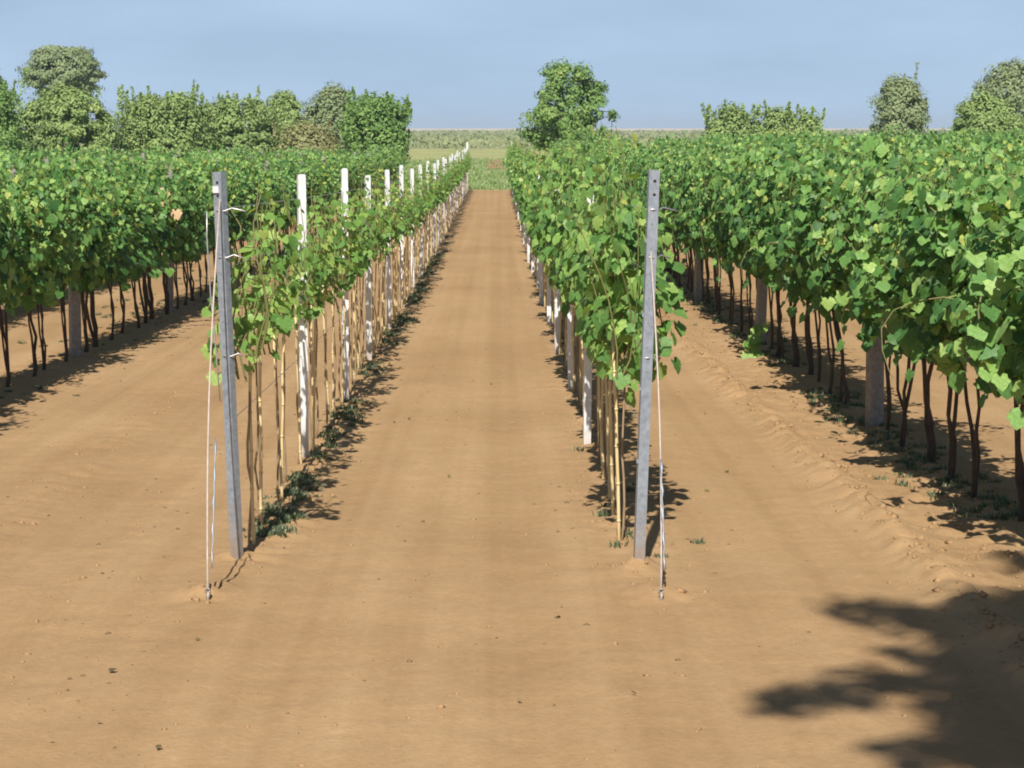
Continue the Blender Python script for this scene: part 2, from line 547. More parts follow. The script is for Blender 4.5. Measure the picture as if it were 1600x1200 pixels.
# loose clods
def lumps(name, X, Y, S, mat, label, cat):
    base = np.array([(1, 0, 0), (-1, 0, 0), (0, 1, 0), (0, -1, 0), (0, 0, 1), (0, 0, -1)], float)
    tri = np.array([(0, 2, 4), (2, 1, 4), (1, 3, 4), (3, 0, 4), (2, 0, 5), (1, 2, 5), (3, 1, 5), (0, 3, 5)])
    N = len(X)
    P = base[None] * (0.65 + 0.7 * RNG.random((N, 6, 1))) + 0.25 * (RNG.random((N, 6, 3)) - 0.5)
    P = P * S[:, None, None]
    P[:, :, 2] *= 0.7
    a = RNG.random(N) * 6.28
    c, s = np.cos(a)[:, None], np.sin(a)[:, None]
    x = P[:, :, 0] * c - P[:, :, 1] * s; y = P[:, :, 0] * s + P[:, :, 1] * c
    Z = ground_height(X, Y)
    W = np.stack([x + X[:, None], y + Y[:, None], P[:, :, 2] + Z[:, None] + S[:, None] * 0.02], 2)
    T = (tri[None] + (np.arange(N) * 6)[:, None, None]).reshape(-1, 3)
    o = link(bpy.data.objects.new(name, mesh_tris(name, W.reshape(-1, 3), T, mat, smooth=False)))
    return tag(o, label, cat, kind="stuff")


CX, CY, CS = [], [], []
xs = RNG.uniform(-5.2, 4.2, 130000); ys = 7.0 + 40.0 * RNG.random(130000) ** 1.5
kz = clod_zone(xs, ys)
keep = RNG.random(130000) < np.clip(0.03 + 0.34 * kz, 0, 1)
xs, ys, kz = xs[keep], ys[keep], kz[keep]
ss = (0.006 + 0.026 * RNG.random(len(xs)) ** 4.0) * (0.55 + 0.65 * np.clip(kz, 0, 1))
lumps("soil_clods", xs, ys, ss, M_CLOD, "small crumbs and clods of dry brown soil scattered on the field", "soil")

M_CRUMB = simple_mat("dark_crumb", (0.13, 0.085, 0.045), (0.26, 0.18, 0.10), 30, 0.95, bump=0.3, spec=0.1)
xs = RNG.uniform(-5.2, 4.2, 40000); ys = 7.0 + 40.0 * RNG.random(40000) ** 1.3
pat = vnoise(xs, ys, 1.4, 51) + .6 * vnoise(xs, ys, .4, 52) + .35 * np.exp(-((xs - 1.0) / .25) ** 2) + .3 * np.exp(-((xs + 1.7) / .3) ** 2)
keep = RNG.random(40000) < np.clip(.02 + .22 * np.maximum(pat, 0), 0, 1)
xs, ys = xs[keep], ys[keep]
lumps("soil_crumbs", xs, ys, .004 + .012 * RNG.random(len(xs)) ** 3, M_CRUMB, "dark specks of plant litter strewn over the bare soil", "litter")

# ------------------------------------------------------------------ leaves
HALF = [(0.0, 0.02), (0.20, -0.20), (0.46, -0.09), (0.49, 0.13), (0.61, 0.33), (0.43, 0.50), (0.27, 0.74), (0.0, 0.94)]


def leaf_template(seed):
    r = random.Random(seed)
    right = [(x * (1 + r.uniform(-.1, .1)), y + r.uniform(-.04, .04)) for x, y in HALF]
    left = [(-x * (1 + r.uniform(-.1, .1)), y + r.uniform(-.04, .04)) for x, y in HALF[1:-1]]
    out = right + left[::-1]
    cup, fold, droop = r.uniform(-.3, .5), r.uniform(-.1, .42), r.uniform(.0, .7)
    def z(x, y): return fold * abs(x) - cup * x * x * 1.4 - droop * y * y * .5 + r.uniform(-.03, .03)
    v = [(0.0, 0.28, 0.0)] + [(x, y, z(x, y)) for x, y in out]
    k = len(out)
    f = [(0, 1 + i, 1 + (i + 1) % k) for i in range(k)]
    return np.array(v, float), np.array(f, int)


TEMPL = [leaf_template(s) for s in range(6)]
SIMPLE_V = np.array([(0, 0, 0), (0.5, 0.05, .08), (0.48, 0.5, 0.04), (0, 1, -.15), (-0.48, 0.5, .04), (-0.5, 0.05, .08)], float)
SIMPLE_F = np.array([(0, 1, 2), (0, 2, 3), (0, 3, 4), (0, 4, 5)])


def leaf_meshes(mat):
    return [mesh_tris("leaf", v, f, mat) for v, f in TEMPL]


LM_OLD, LM_NEW, LM_MID = leaf_meshes(M_LEAF_OLD_ONE), leaf_meshes(M_LEAF_NEW_ONE), leaf_meshes(M_LEAF_MID_ONE)
LM_DRY, LM_LITTER = leaf_meshes(M_LEAF_DRY), leaf_meshes(M_LEAF_LITTER)


def frames(N_, T_):
    """Orthonormal frames (n,3,3) with columns x, tip, normal."""
    n = N_ / np.linalg.norm(N_, axis=1, keepdims=True)
    t = T_ - n * (T_ * n).sum(1, keepdims=True)
    t /= np.maximum(np.linalg.norm(t, axis=1, keepdims=True), 1e-6)
    x = np.cross(t, n)
    return np.stack([x, t, n], 2)


def merged(L, simple=False, size=1.0):
    """Verts, tris and values of many leaves in one go."""
    P, R, S, var = L
    if simple:
        v, f = SIMPLE_V, SIMPLE_F
        W = np.einsum('nij,kj->nki', R, v) * (S * size)[:, None, None] + P[:, None]
        T = (f[None] + (np.arange(len(P)) * len(v))[:, None, None]).reshape(-1, 3)
        return W.reshape(-1, 3), T, np.repeat(var, len(v))
    Vs, Ts, Cs, off = [], [], [], 0
    for k, (v, f) in enumerate(TEMPL):
        sel = np.arange(len(P)) % len(TEMPL) == k
        if not sel.any(): continue
        W = np.einsum('nij,kj->nki', R[sel], v) * (S[sel] * size)[:, None, None] + P[sel][:, None]
        m_ = int(sel.sum())
        Ts.append((f[None] + (np.arange(m_) * len(v))[:, None, None]).reshape(-1, 3) + off)
        Vs.append(W.reshape(-1, 3)); Cs.append(np.repeat(var[sel], len(v))); off += m_ * len(v)
    return np.concatenate(Vs), np.concatenate(Ts), np.concatenate(Cs)


def shoot_leaves(seed, kind):
    """One vine's shoots and leaves in its own frame: x across the row, y along it. Returns leaves and shoot polylines."""
    r = random.Random(seed)
    P, N_, T_, S, var, lines = [], [], [], [], [], []
    if kind == "old":
        ns, z0, length, ztop, wid, half = r.choice((13, 16, 19, 22)), 0.95, (0.9, 1.7), r.uniform(1.86, 2.16), r.uniform(.18, .32), 0.52
        lim = wid + r.uniform(.10, .22)
    elif kind == "mid":
        ns, z0, length, ztop, wid, half = r.choice((9, 11, 13)), 0.90, (0.8, 1.30), r.uniform(1.88, 2.06), 0.15, 0.46
    else:
        ns, z0, length, ztop, wid, half = r.choice((6, 8, 10)), 1.08, (0.45, 0.95), 1.84, 0.09, 0.42
    for s in range(ns):
        p = Vector((r.gauss(0, 0.05), r.uniform(-half, half), z0 + r.uniform(-.10, .12)))
        side = r.choice((-1, 1))
        stray = s < (3 if kind == 'old' else 1)            # a few long shoots break out of the canopy
        d = Vector((side * abs(r.gauss(0, .28)) * (1.4 if kind == "old" else .8), r.gauss(0, .25), 1.0)).normalized()
        ln = r.uniform(*length) * (1.15 if stray else 1.0)
        step = 0.041 if kind == "old" else 0.047 if kind == "mid" else 0.060
        pts = [p.copy()]
        droop = r.uniform(0.3, 1.0) if kind == "old" else r.uniform(0.0, .35)
        n = int(ln / step)
        for i in range(n):
            if p.z > ztop - r.uniform(0, .25) + ((.12 if kind == 'old' else .22) if stray else 0):
                d = (d + Vector((side * .30 * droop, r.gauss(0, .06), -.42 * droop - .1))).normalized()
            elif abs(p.x) > wid:
                d = (d + Vector((-.10 * (1 if p.x > 0 else -1), 0, -.20 * droop))).normalized()
            d = (d + Vector((r.gauss(0, .07), r.gauss(0, .07), r.gauss(0, .05)))).normalized()
            p = p + d * step
            if abs(p.x) > {'new': .15, 'mid': .22, 'old': lim if kind == 'old' else 0}[kind] and not stray: break
            if p.z < {'old': .62, 'mid': .86, 'new': 1.0}[kind]: break
            pts.append(p.copy())
            tipness = i / n
            for _ in range(2 if (kind == "old" and r.random() < .65) or (kind == "mid" and r.random() < .4) else 1):
                o = Vector((r.gauss(side * .45, .8), r.gauss(0, .8), r.gauss(.15, .5)))
                o.normalize()
                if kind == 'new': o.y *= .75
                q = p + o * (r.uniform(.05, .13) if kind != 'new' else r.uniform(.04, .10))
                if abs(q.x) > {'new': .17, 'mid': .25, 'old': (lim + .10 + (.25 if stray else 0)) if kind == 'old' else 0}[kind] + (.12 if stray and kind != 'old' else 0) or (kind != 'old' and abs(q.y) > .56): continue
                nn = Vector((o.x * .8 + side * .25, o.y * .4 - .36, .58)) + Vector((r.gauss(0, .48), r.gauss(0, .48), r.gauss(0, .38)))
                tt = Vector((o.x * .5, o.y * .5, -.8)) + Vector((r.gauss(0, .3), r.gauss(0, .3), r.gauss(0, .2)))
                P.append(q); N_.append(nn); T_.append(tt)
                base = {"old": .077, "mid": .086, "new": .068}[kind]
                S.append(base * r.uniform(.72, 1.28) * (1.0 - (.65 if stray else .45) * max(0, tipness - .5) / .5))
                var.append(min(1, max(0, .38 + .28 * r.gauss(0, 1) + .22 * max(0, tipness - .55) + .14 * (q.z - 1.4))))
        lines.append(pts)
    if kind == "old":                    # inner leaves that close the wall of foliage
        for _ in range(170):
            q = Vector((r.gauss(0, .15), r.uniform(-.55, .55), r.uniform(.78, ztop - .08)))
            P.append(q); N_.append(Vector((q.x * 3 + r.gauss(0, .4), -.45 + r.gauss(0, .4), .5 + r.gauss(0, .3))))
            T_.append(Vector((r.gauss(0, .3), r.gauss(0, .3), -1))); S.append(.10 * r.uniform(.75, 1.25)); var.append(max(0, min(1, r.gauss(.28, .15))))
    A = lambda a: np.array([tuple(v) for v in a], float)
    return (A(P), frames(A(N_), A(T_)), np.array(S), np.array(var)), lines


def canes_mesh(lines, mat):
    m_ = MB()
    for pts in lines:
        if len(pts) < 3: continue
        pp = pts[::3] + ([pts[-1]] if (len(pts) - 1) % 3 else [])
        n = len(pp)
        m_.tube(pp, [.0055 * (1 - .6 * i / max(1, n - 1)) for i in range(n)], 4, cap=False)
    return m_.mesh("shoots", mat)


N_VAR = 12
VAR = {}
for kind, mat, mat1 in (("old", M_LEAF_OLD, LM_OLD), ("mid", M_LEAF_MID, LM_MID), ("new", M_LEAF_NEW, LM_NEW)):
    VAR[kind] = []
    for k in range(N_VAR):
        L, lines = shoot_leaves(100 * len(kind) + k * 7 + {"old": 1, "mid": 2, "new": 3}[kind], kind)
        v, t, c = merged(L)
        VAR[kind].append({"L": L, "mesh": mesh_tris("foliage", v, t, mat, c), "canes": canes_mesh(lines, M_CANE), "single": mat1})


def old_trunk(seed):
    """Two or three twisting stems of one mature vine, each its own mesh."""
    r = random.Random(seed); out = []
    for s in range(r.choice((2, 2, 2, 3))):
        y0 = r.uniform(-.07, .07); y1 = r.choice((-1, 1)) * r.uniform(.05, .46)
        pts, rr = [], []
        b = r.uniform(.010, .019)
        for i in range(8):
            t = i / 7
            pts.append((r.gauss(0, .012) + .02 * math.sin(t * 5 + s), y0 + (y1 - y0) * t ** 1.6 + r.gauss(0, .012), -.06 + 1.13 * t))
            rr.append(b * (1.35 - .65 * t ** .5) * r.uniform(.9, 1.1))
        out.append(MB().tube(pts, rr, 6).mesh("trunk", M_BARK))
    return out


def young_stem(seed, top):
    r = random.Random(seed)
    pts = [(.007 * math.sin(i * 1.3 + seed) + r.gauss(0, .003), .008 * math.cos(i * 1.1 + seed) + r.gauss(0, .004), -.05 + (top + .05) * i / 8) for i in range(9)]
    return MB().tube(pts, [.0075 - .002 * i / 8 for i in range(9)], 5).mesh("stem", M_STEM)


TR_OLD = [old_trunk(300 + k) for k in range(8)]
ST_NEW = [young_stem(400 + k, 1.0) for k in range(6)]
UNIT = Matrix.Identity(4)


def add_vine(name, x, y, kind, k, label, cat, group, singles, rz=0.0, sc=1.0):
    e = empty(name, (x, y, gz(x, y)), rz)
    e.scale = (random.uniform(.78, 1.18), random.uniform(.92, 1.08), sc)
    tag(e, label, cat, group)
    va = VAR[kind][k % N_VAR]
    if kind == "old":
        for me in TR_OLD[(k * 5 + 3) % 8]: link(bpy.data.objects.new("trunk", me), e)
    else:
        link(bpy.data.objects.new("stem", ST_NEW[(k * 5 + 1) % 6]), e)
    link(bpy.data.objects.new("shoots", va["canes"]), e)
    if not singles:
        f = link(bpy.data.objects.new("foliage", va["mesh"]), e)
        f["kind"] = "stuff"
        return e
    P, R, S, var = va["L"]
    order = np.argsort(-S)
    top = order[:300]
    rest = order[300:]
    for i in top:
        o = bpy.data.objects.new("leaf", va["single"][i % 6])
        M4 = np.eye(4); M4[:3, :3] = R[i] * S[i]; M4[:3, 3] = P[i]
        o.matrix_basis = Matrix(M4.tolist())
        C.objects.link(o); o.parent = e
    if len(rest):
        v, t, c = merged((P[rest], R[rest], S[rest], var[rest]))
        f = link(bpy.data.objects.new("foliage", mesh_tris("foliage", v, t, va["mesh"].materials[0], c)), e)
        f["kind"] = "stuff"
    return e


# ------------------------------------------------------------------ trellis posts
def c_profile(w, d, t=.004, lip=.012):
    return [(-w / 2, -d / 2), (w / 2, -d / 2), (w / 2, d / 2), (w / 2 - lip, d / 2), (w / 2 - lip, d / 2 - t), (w / 2 - t, d / 2 - t),
            (w / 2 - t, -d / 2 + t), (-w / 2 + t, -d / 2 + t), (-w / 2 + t, d / 2 - t), (-w / 2 + lip, d / 2 - t), (-w / 2 + lip, d / 2), (-w / 2, d / 2)]


def end_post(base_px, top_px, side, label):
    """Galvanised end post, leaning as in the photograph, with painted-on holes and notches, and wire hooks."""
    x, y = px_ground(*base_px)
    z = gz(x, y)
    ztop = CAM_H - y * px_slope(top_px[1])
    xt = px_x(top_px[0], y)
    h = ztop - z
    e = empty("trellis_end_post", (x, y, z))
    e.rotation_euler = (0.012, math.atan2(xt - x, h), -0.55 if side < 0 else 0.12)
    tag(e, label, "post")
    w, d = .053, .044
    b = MB().prism(c_profile(w, d, .0045), -.25, h)
    body = b.build("profile", M_GALV, e, smooth=False)
    for k in range(2):                                              # two raised dark discs, the shade inside punched holes painted as colour
        link(bpy.data.objects.new("hole", MB().tube([(.002, -d / 2 - .0015, h - .055 - .068 * k), (.002, -d / 2 + .002, h - .055 - .068 * k)], .008, 8).mesh("hole", M_HOLE_DARK)), e)
    for k in range(13):                                             # thin raised pads down the face, notch shade painted in grey
        zz = h - .27 - .125 * k
        link(bpy.data.objects.new("notch", MB().box((-.004, -d / 2 - .001, zz), (.008, .0026, .010)).mesh("notch", M_NOTCH, False)), e)
        for s in ((-1,) if k % 3 == 1 else ()):
            link(bpy.data.objects.new("wire_hook", MB().prism([(s * w / 2, -.012), (s * (w / 2 + .007), -.010), (s * (w / 2 + .007), -.002), (s * w / 2, .010)][::s], zz + .03, zz + .05).mesh("wire_hook", M_GALV, False)), e)
    for zz, ln in ((h - .20, .11), (h - .44, .08), (h - .95, .05)):   # wire ends twisted round the post
        m_ = MB()
        m_.tube([(-w / 2 - .004, -.01, zz), (0, -d / 2 - .006, zz + .003), (w / 2 + .004, -.01, zz - .002), (w / 2 + .03, .02, zz + .012), (w / 2 + ln, .03, zz - .005)], .0045, 5)
        m_.build("wire_end", M_WIRE, e)
    if side < 0: MB().box((-.004, -d / 2 - .006, h - .09), (.034, .010, .034)).build("stay_clamp", M_WHITE, e, smooth=False)
    return x, y, z, xt, h


def stay(base_px, post, attach, label, jog):
    """Stay wire with its turnbuckle and ground anchor."""
    ax, ay = px_ground(*base_px)
    az = gz(ax, ay)
    x, y, z, xt, h = post
    e = empty("stay_wire", (ax, ay, az))
    tag(e, label, "wire")
    tx, ty, tz = x + (xt - x) * attach / h - ax, y - ay - .03, z + attach - az
    P = []
    for i in range(9):
        t = i / 8
        P.append((tx * t + jog * math.sin(t * 3.14), ty * t, .02 + (tz - .02) * t - .03 * math.sin(t * 3.14)))
    MB().tube(P, .0052, 6).build("wire", M_STAY, e)
    MB().tube([(0, 0, -.2), (0, 0, .02), (.004, .004, .05)], [.009, .009, .011], 7).build("anchor_rod", M_GALV, e)
    MB().tube([(.010 * math.cos(a), 0, .056 + .012 * math.sin(a)) for a in np.linspace(0, 6.283, 11)], .0045, 5).build("anchor_eye", M_GALV, e)
    s = 1 if jog > 0 else -1
    m_ = MB()
    tail = []
    for k in range(15):                                             # the tail of the wire, wound back on itself
        t = .04 + .022 * k
        tail.append((tx * t + .018 + .002 * math.sin(k * 2.6), ty * t + .004 * math.cos(k * 2.2), tz * t + .08))
    m_.tube(tail, [.0035 + .0045 * (k % 3 == 1) for k in range(15)], 6)
    m_.build("turnbuckle", M_GALV, e)
    return e


pl = end_post((371, 878), (345, 268), -1, "grey galvanised end post leaning beside the sparse young vines")
pr = end_post((998, 891), (1020, 265), 1, "pale grey punched end post leaning beside the dense young vines")
stay((325, 940), pl, pl[4] * .93, "rusty stay wire anchored in the soil before the sparse row's end post", -.025)
stay((1033, 942), pr, pr[4] * .80, "rusty stay wire anchored in the soil before the dense row's end post", .02)
# loose wire tail hanging beside the sparse row's end post
lw = MB().tube([(0, 0, 0), (-.02, .02, .25), (-.045, .03, .55), (-.06, .03, .85), (-.058, .03, .98)], .004, 5).build("wire_tail", M_WIRE)
lw.location = (pl[0] - .075, pl[1] - .02, pl[2] + .85)
tag(lw, "thin loose wire end hanging along the grey end post of the sparse row", "wire")


def line_post_mesh(h, seed):
    r = random.Random(seed)
    w, d = .054, .038
    m_ = MB()
    m_.prism(c_profile(w, d, .004, .010), -.25, h - .03)
    m_.prism([(-w / 2, -d / 2), (w / 2, -d / 2), (w / 2, -d / 2 + .005), (-w / 2, -d / 2 + .005)], h - .0302, h, taper=.82)
    m_.prism([(-w / 2, -d / 2 + .0055), (-w / 2 + .005, -d / 2 + .0055), (-w / 2 + .005, d / 2), (-w / 2, d / 2)], h - .0302, h - .006, taper=.9)
    for k in range(9):
        zz = h - .18 - .17 * k
        for s in (-1, 1):
            m_.box((s * (w / 2 + .003), -.004, zz), (.006, .012, .022))
    return m_.mesh("trellis_post", M_WHITE, False)


POSTS = [line_post_mesh(2.02, 1), line_post_mesh(1.98, 2), line_post_mesh(2.06, 3)]
POST_Y = [16.15 + 4.22 * i for i in range(22)]
for i, y in enumerate(POST_Y):
    for rx, lab, grp in ((ROW_L, "%s white metal trellis post behind the grey end post of the sparse row", "white posts of the sparse young row"),
                         (ROW_R, "%s white metal trellis post behind the punched end post of the dense row", "white posts of the dense young row")):
        xx = rx + random.gauss(0, .012) + (.015 if rx < 0 else -.05)
        yy = y + (random.gauss(0, .08) if i else 0) + (0.9 if rx > 0 else 0)
        o = link(bpy.data.objects.new("trellis_post", POSTS[(i * 2 + (rx > 0)) % 3]))
        o.location = (xx, yy, gz(xx, yy) - (.10 if rx > 0 else 0))
        o.rotation_euler = (random.gauss(0, .008), random.gauss(0, .010), rad(22 if rx < 0 else 8) + random.gauss(0, .08))
        tag(o, lab % ORD[i], "post", grp)
for rx, lab in ((ROW_L, "white end post of the sparse young row at the grass verge"), (ROW_R, "white end post of the dense young row at the grass verge")):
    o = link(bpy.data.objects.new("trellis_end_post", POSTS[2]))
    o.location = (rx, ROW_END, gz(rx, ROW_END)); o.scale = (1.3, 1.3, 1.1)
    tag(o, lab, "post")

# wires strung along the rows
def row_wire(x, y0, y1, h, label, group, r=.0022):
    pts = []
    n = max(4, int((y1 - y0) / 4.22))
    for i in range(n + 1):
        y = y0 + (y1 - y0) * i / n
        pts.append((x, y, gz(x, y) + h))
    o = MB().tube(pts, r, 4, cap=False).build("trellis_wire", M_WIRE)
    tag(o, label, "wire", group)


for h, nm in ((.75, "lowest"), (1.15, "second lowest"), (1.55, "second highest"), (1.85, "highest")):
    row_wire(ROW_L, pl[1] + .05, ROW_END, h, nm + " steel wire strung along the sparse young row", "wires of the sparse young row")
    row_wire(ROW_R, pr[1] + .05, ROW_END, h, nm + " steel wire strung along the dense young row", "wires of the dense young row")
for h, nm in ((.98, "lowest"), (1.45, "middle"), (1.80, "highest")):
    row_wire(OLD_R, 11.0, ROW_END, h, nm + " steel wire strung along the mature row beside the dense young row", "wires of the mature row by the dense young row")
    row_wire(OLD_L, 14.0, ROW_END, h, nm + " steel wire strung along the mature row beside the sparse young row", "wires of the mature row by the sparse young row")

# concrete posts of the mature rows
def concrete_mesh(h, w):
    a = w / 2; c = w * .14
    prof = [(-a + c, -a), (a - c, -a), (a, -a + c), (a, a - c), (a - c, a), (-a + c, a), (-a, a - c), (-a, -a + c)]
    m_ = MB().prism(prof, -.3, h - .03, taper=.86)
    q = [(x * .86, y * .86) for x, y in prof]
    m_.prism(q, h - .0298, h, taper=.7)
    return m_.mesh("concrete_post", M_CONCRETE, False)


CONC = [concrete_mesh(1.98, .125), concrete_mesh(2.06, .115)]


def conc(x, y, k, label, group):
    o = link(bpy.data.objects.new("concrete_post", CONC[k % 2]))
    o.location = (x, y, gz(x, y)); o.rotation_euler = (random.gauss(0, .015), random.gauss(0, .02), random.gauss(.2, .1))
    tag(o, label, "post", group)


for k in range(12):
    conc(OLD_R - .02, 18.3 + 8.1 * k, k, "%s square concrete post of the mature row beside the dense young row" % ORD[k], "concrete posts of the mature row by the dense young row")
for k in range(12):
    conc(OLD_L, 25.2 + 7.3 * k, k, "%s square concrete post of the mature row beside the sparse young row" % ORD[k], "concrete posts of the mature row by the sparse young row")
for j in range(1, 4):
    for k in range(7):
        conc(OLD_L - 2.25 * j, 24 + 9 * j + 8.0 * k, 1, "%s concrete post of the %s mature row past the sparse young row" % (ORD[k], ORD[j]), "concrete posts before the hedge")

# ------------------------------------------------------------------ young vines and their stakes
def stake_mesh(seed, h):
    r = random.Random(seed)
    pts = [(r.gauss(0, .004), r.gauss(0, .004), -.1 + (h + .1) * i / 6) for i in range(7)]
    m_ = MB().tube(pts, [.0105 - .002 * i / 6 for i in range(7)], 6)
    for i in range(1, 6):
        p = pts[i]
        m_.tube([(p[0], p[1], p[2] - .006), (p[0], p[1], p[2] + .006)], .0122, 6)
    return m_.mesh("bamboo_stake", M_BAMBOO)


STAKES = [stake_mesh(k, h) for k, h in enumerate((1.15, 1.3, 1.05, 1.4))]
SP = 0.86
n_single = 9
idx = 0
for rx, kind, lab, grp, slab, sgrp in (
        (ROW_L, "new", "young yellow-green grapevine, %s past the %s of the sparse row", "vines of the sparse young row",
         "cream bamboo stake, %s past the %s of the sparse row", "stakes of the sparse young row"),
        (ROW_R, "mid", "young bushy grapevine, %s past the %s of the dense row", "vines of the dense young row",
         "cream bamboo stake, %s past the %s of the dense row", "stakes of the dense young row")):
    n = int((ROW_END - 12.4) / SP)
    for i in range(n):
        y = 12.35 + SP * i + random.gauss(0, .05) + (.25 if kind == "mid" else 0)
        x = rx + random.gauss(0, .015)
        b_ = bay(y, [p + (.9 if rx > 0 else 0) for p in POST_Y])
        inb = inb + 1 if i and b_ == last else 0
        last = b_
        which = (ORD[inb], "grey end post" if b_ == 0 else ORD[b_ - 1] + " white post")
        add_vine("young_grapevine", x, y, kind, i * 3 + random.randrange(3), lab % which, "grapevine", grp, i < n_single,
                 random.gauss(0, .12), random.uniform(.94, 1.05) * (1.04 if kind == "mid" else 1.0))
        o = link(bpy.data.objects.new("bamboo_stake", STAKES[(i * 7 + idx) % 4]))
        xs_ = x + random.choice((-1, 1)) * .02; ys_ = y + random.gauss(0, .02)
        o.location = (xs_, ys_, gz(xs_, ys_)); o.rotation_euler = (random.gauss(0, .03), random.gauss(0, .03), random.random() * 6)
        tag(o, slab % which, "stake", sgrp)
        idx += 1

# ------------------------------------------------------------------ mature vines
SPM = 0.95
placed = 0
OLD_ROWS = []
for j in range(11):
    OLD_ROWS.append((OLD_R + 2.2 * j, 11.4 + (9.0 * j), 1, j))
for j in range(11):
    OLD_ROWS.append((OLD_L - 2.25 * j, 16.0 + 9.0 * j, -1, j))
far_list = []
LIM = {(1, 0): 101, (-1, 0): 96, (1, 1): 52, (-1, 1): 51}
LAB = {(1, 0): ("mature vine, %s, mature row beside the dense young row", "vines of the mature row by the dense young row"),
       (-1, 0): ("mature vine, %s, mature row beside the sparse young row", "vines of the mature row by the sparse young row"),
       (1, 1): ("mature grapevine in the second mature row past the dense young row", "vines of the second mature row past the dense young row"),
       (-1, 1): ("mature grapevine in the second mature row past the sparse young row", "vines of the second mature row past the sparse young row")}
for rx, y0, sd, j in OLD_ROWS:
    n = int((ROW_END - y0) / SPM)
    for i in range(max(0, n)):
        y = y0 + SPM * i + random.gauss(0, .07)
        x = rx + random.gauss(0, .03)
        sc = (random.uniform(.98, 1.12) if sd > 0 else random.uniform(.84, 1.03)) * (1 + .10 * float(vnoise(np.array(rx * 3.1), np.array(y), 3.0, 91)))
        if sd > 0 and y < 17: sc = min(sc, 1.0)
        k = random.randrange(N_VAR)
        if i < LIM.get((sd, j), 0):
            vis = abs(rx) / y < .30
            single = j == 0 and vis and y < (19.5 if sd > 0 else 26.0)
            lb = LAB[(sd, j)][0]
            if j == 0:
                b_ = bay(y, [18.3 + 8.1 * q for q in range(12)] if sd > 0 else [25.2 + 7.3 * q for q in range(12)])
                inb = inb + 1 if i and b_ == last else 0
                last = b_
                lb = lb % (ORD[inb] + (" before the concrete posts" if b_ == 0 else " past the %s concrete post" % ORD[b_ - 1]))
            add_vine("mature_grapevine", x, y, "old", k, lb, "grapevine", LAB[(sd, j)][1], single, random.gauss(0, .12), sc)
            placed += 1
        else:
            far_list.append((x, y, k, random.gauss(0, .12), sc))

# the rest of both blocks: too far off to tell the vines apart
Vs, Ts, Cs, off = [], [], [], 0
for (x, y, k, rz, sc) in far_list:
    P, R, S, var = VAR["old"][k]["L"]
    keepn = 150 if y < 70 else 110
    sel = RNG.permutation(len(P))[:keepn]
    c, s = math.cos(rz), math.sin(rz)
    Rz = np.array([(c, -s, 0), (s, c, 0), (0, 0, 1.0)])
    p = P[sel] @ Rz.T; p[:, 2] *= sc
    p += np.array([x, y, gz(x, y)])
    v, t, cc = merged((p, Rz @ R[sel], S[sel], var[sel]), simple=True, size=1.8 if y > 60 else 1.55)
    Vs.append(v); Ts.append(t + off); Cs.append(cc); off += len(v)
    tr = MB()
    tr.tube([(x, y, gz(x, y) - .05), (x + .02, y + .1, gz(x, y) + .5), (x, y + .2, gz(x, y) + 1.1)], [.035, .028, .022], 4, cap=False)
    tv = np.array([tuple(q) for q in tr.v]); tf = np.array([(a, b, c_) for a, b, c_, d in tr.f] + [(a, c_, d) for a, b, c_, d in tr.f])
    Vs.append(tv); Ts.append(tf + off); Cs.append(np.zeros(len(tv))); off += len(tv)
mass = link(bpy.data.objects.new("vineyard_foliage", mesh_tris("vineyard_foliage", np.concatenate(Vs), np.concatenate(Ts), M_LEAF_OLD, np.concatenate(Cs))))
tag(mass, "green mass of further mature vine rows running towards the trees", "vineyard", kind="stuff")

# a hanging shoot with big bright leaves, and a tall dark shoot standing above the canopy
def hanging_shoot(x, y, z, pts, n, label, lm, size, seed):
    r = random.Random(seed)
    e = empty("vine_shoot", (x, y, z))
    tag(e, label, "shoot")
    MB().tube(pts, [.008 - .004 * i / (len(pts) - 1) for i in range(len(pts))], 5).build("stem", M_CANE, e)
    for i in range(n):
        t = (i + .5) / n * (len(pts) - 1); k = min(int(t), len(pts) - 2)
        q = Vector(pts[k]).lerp(Vector(pts[k + 1]), t - k) + Vector((r.uniform(-.08, .08), r.uniform(-.10, .02), r.uniform(-.03, .03)))
        R = frames(np.array([(r.gauss(-.3, .3), r.gauss(-.6, .3), .5)]), np.array([(r.gauss(0, .5), r.gauss(-.2, .3), -.9)]))[0]
        s = size * r.uniform(.75, 1.2)
        M4 = np.eye(4); M4[:3, :3] = R * s; M4[:3, 3] = q
        o = bpy.data.objects.new("leaf", lm[i % 6]); o.matrix_basis = Matrix(M4.tolist()); C.objects.link(o); o.parent = e
    return e


hx, hy = px_x(1535, 11.9), 11.9
hanging_shoot(hx, hy, gz(hx, hy) + 1.50, [(.10, .1, .06), (.02, 0, 0), (-.02, -.04, -.18), (.0, -.05, -.36), (.03, -.05, -.55)], 15,
              "bright green vine shoot hanging out of the dark mature canopy", LM_OLD, .095, 5)
ux, uy = px_x(1370, 17.4), 17.4
hanging_shoot(ux, uy, gz(ux, uy) + 2.02, [(0, 0, -.1), (0, 0, .05), (.01, 0, .16), (-.01, 0, .27)], 9, "dark green vine shoot standing up above the canopy by the round tree", LM_OLD, .12, 6)
gx_, gy2 = px_ground(1180, 560)
hanging_shoot(gx_, gy2, gz(gx_, gy2), [(0, 0, -.02), (-.02, 0, .12), (-.01, -.02, .26), (.02, 0, .36)], 16, "low green vine sucker growing from the soil at the mature row's edge", LM_NEW, .12, 8)
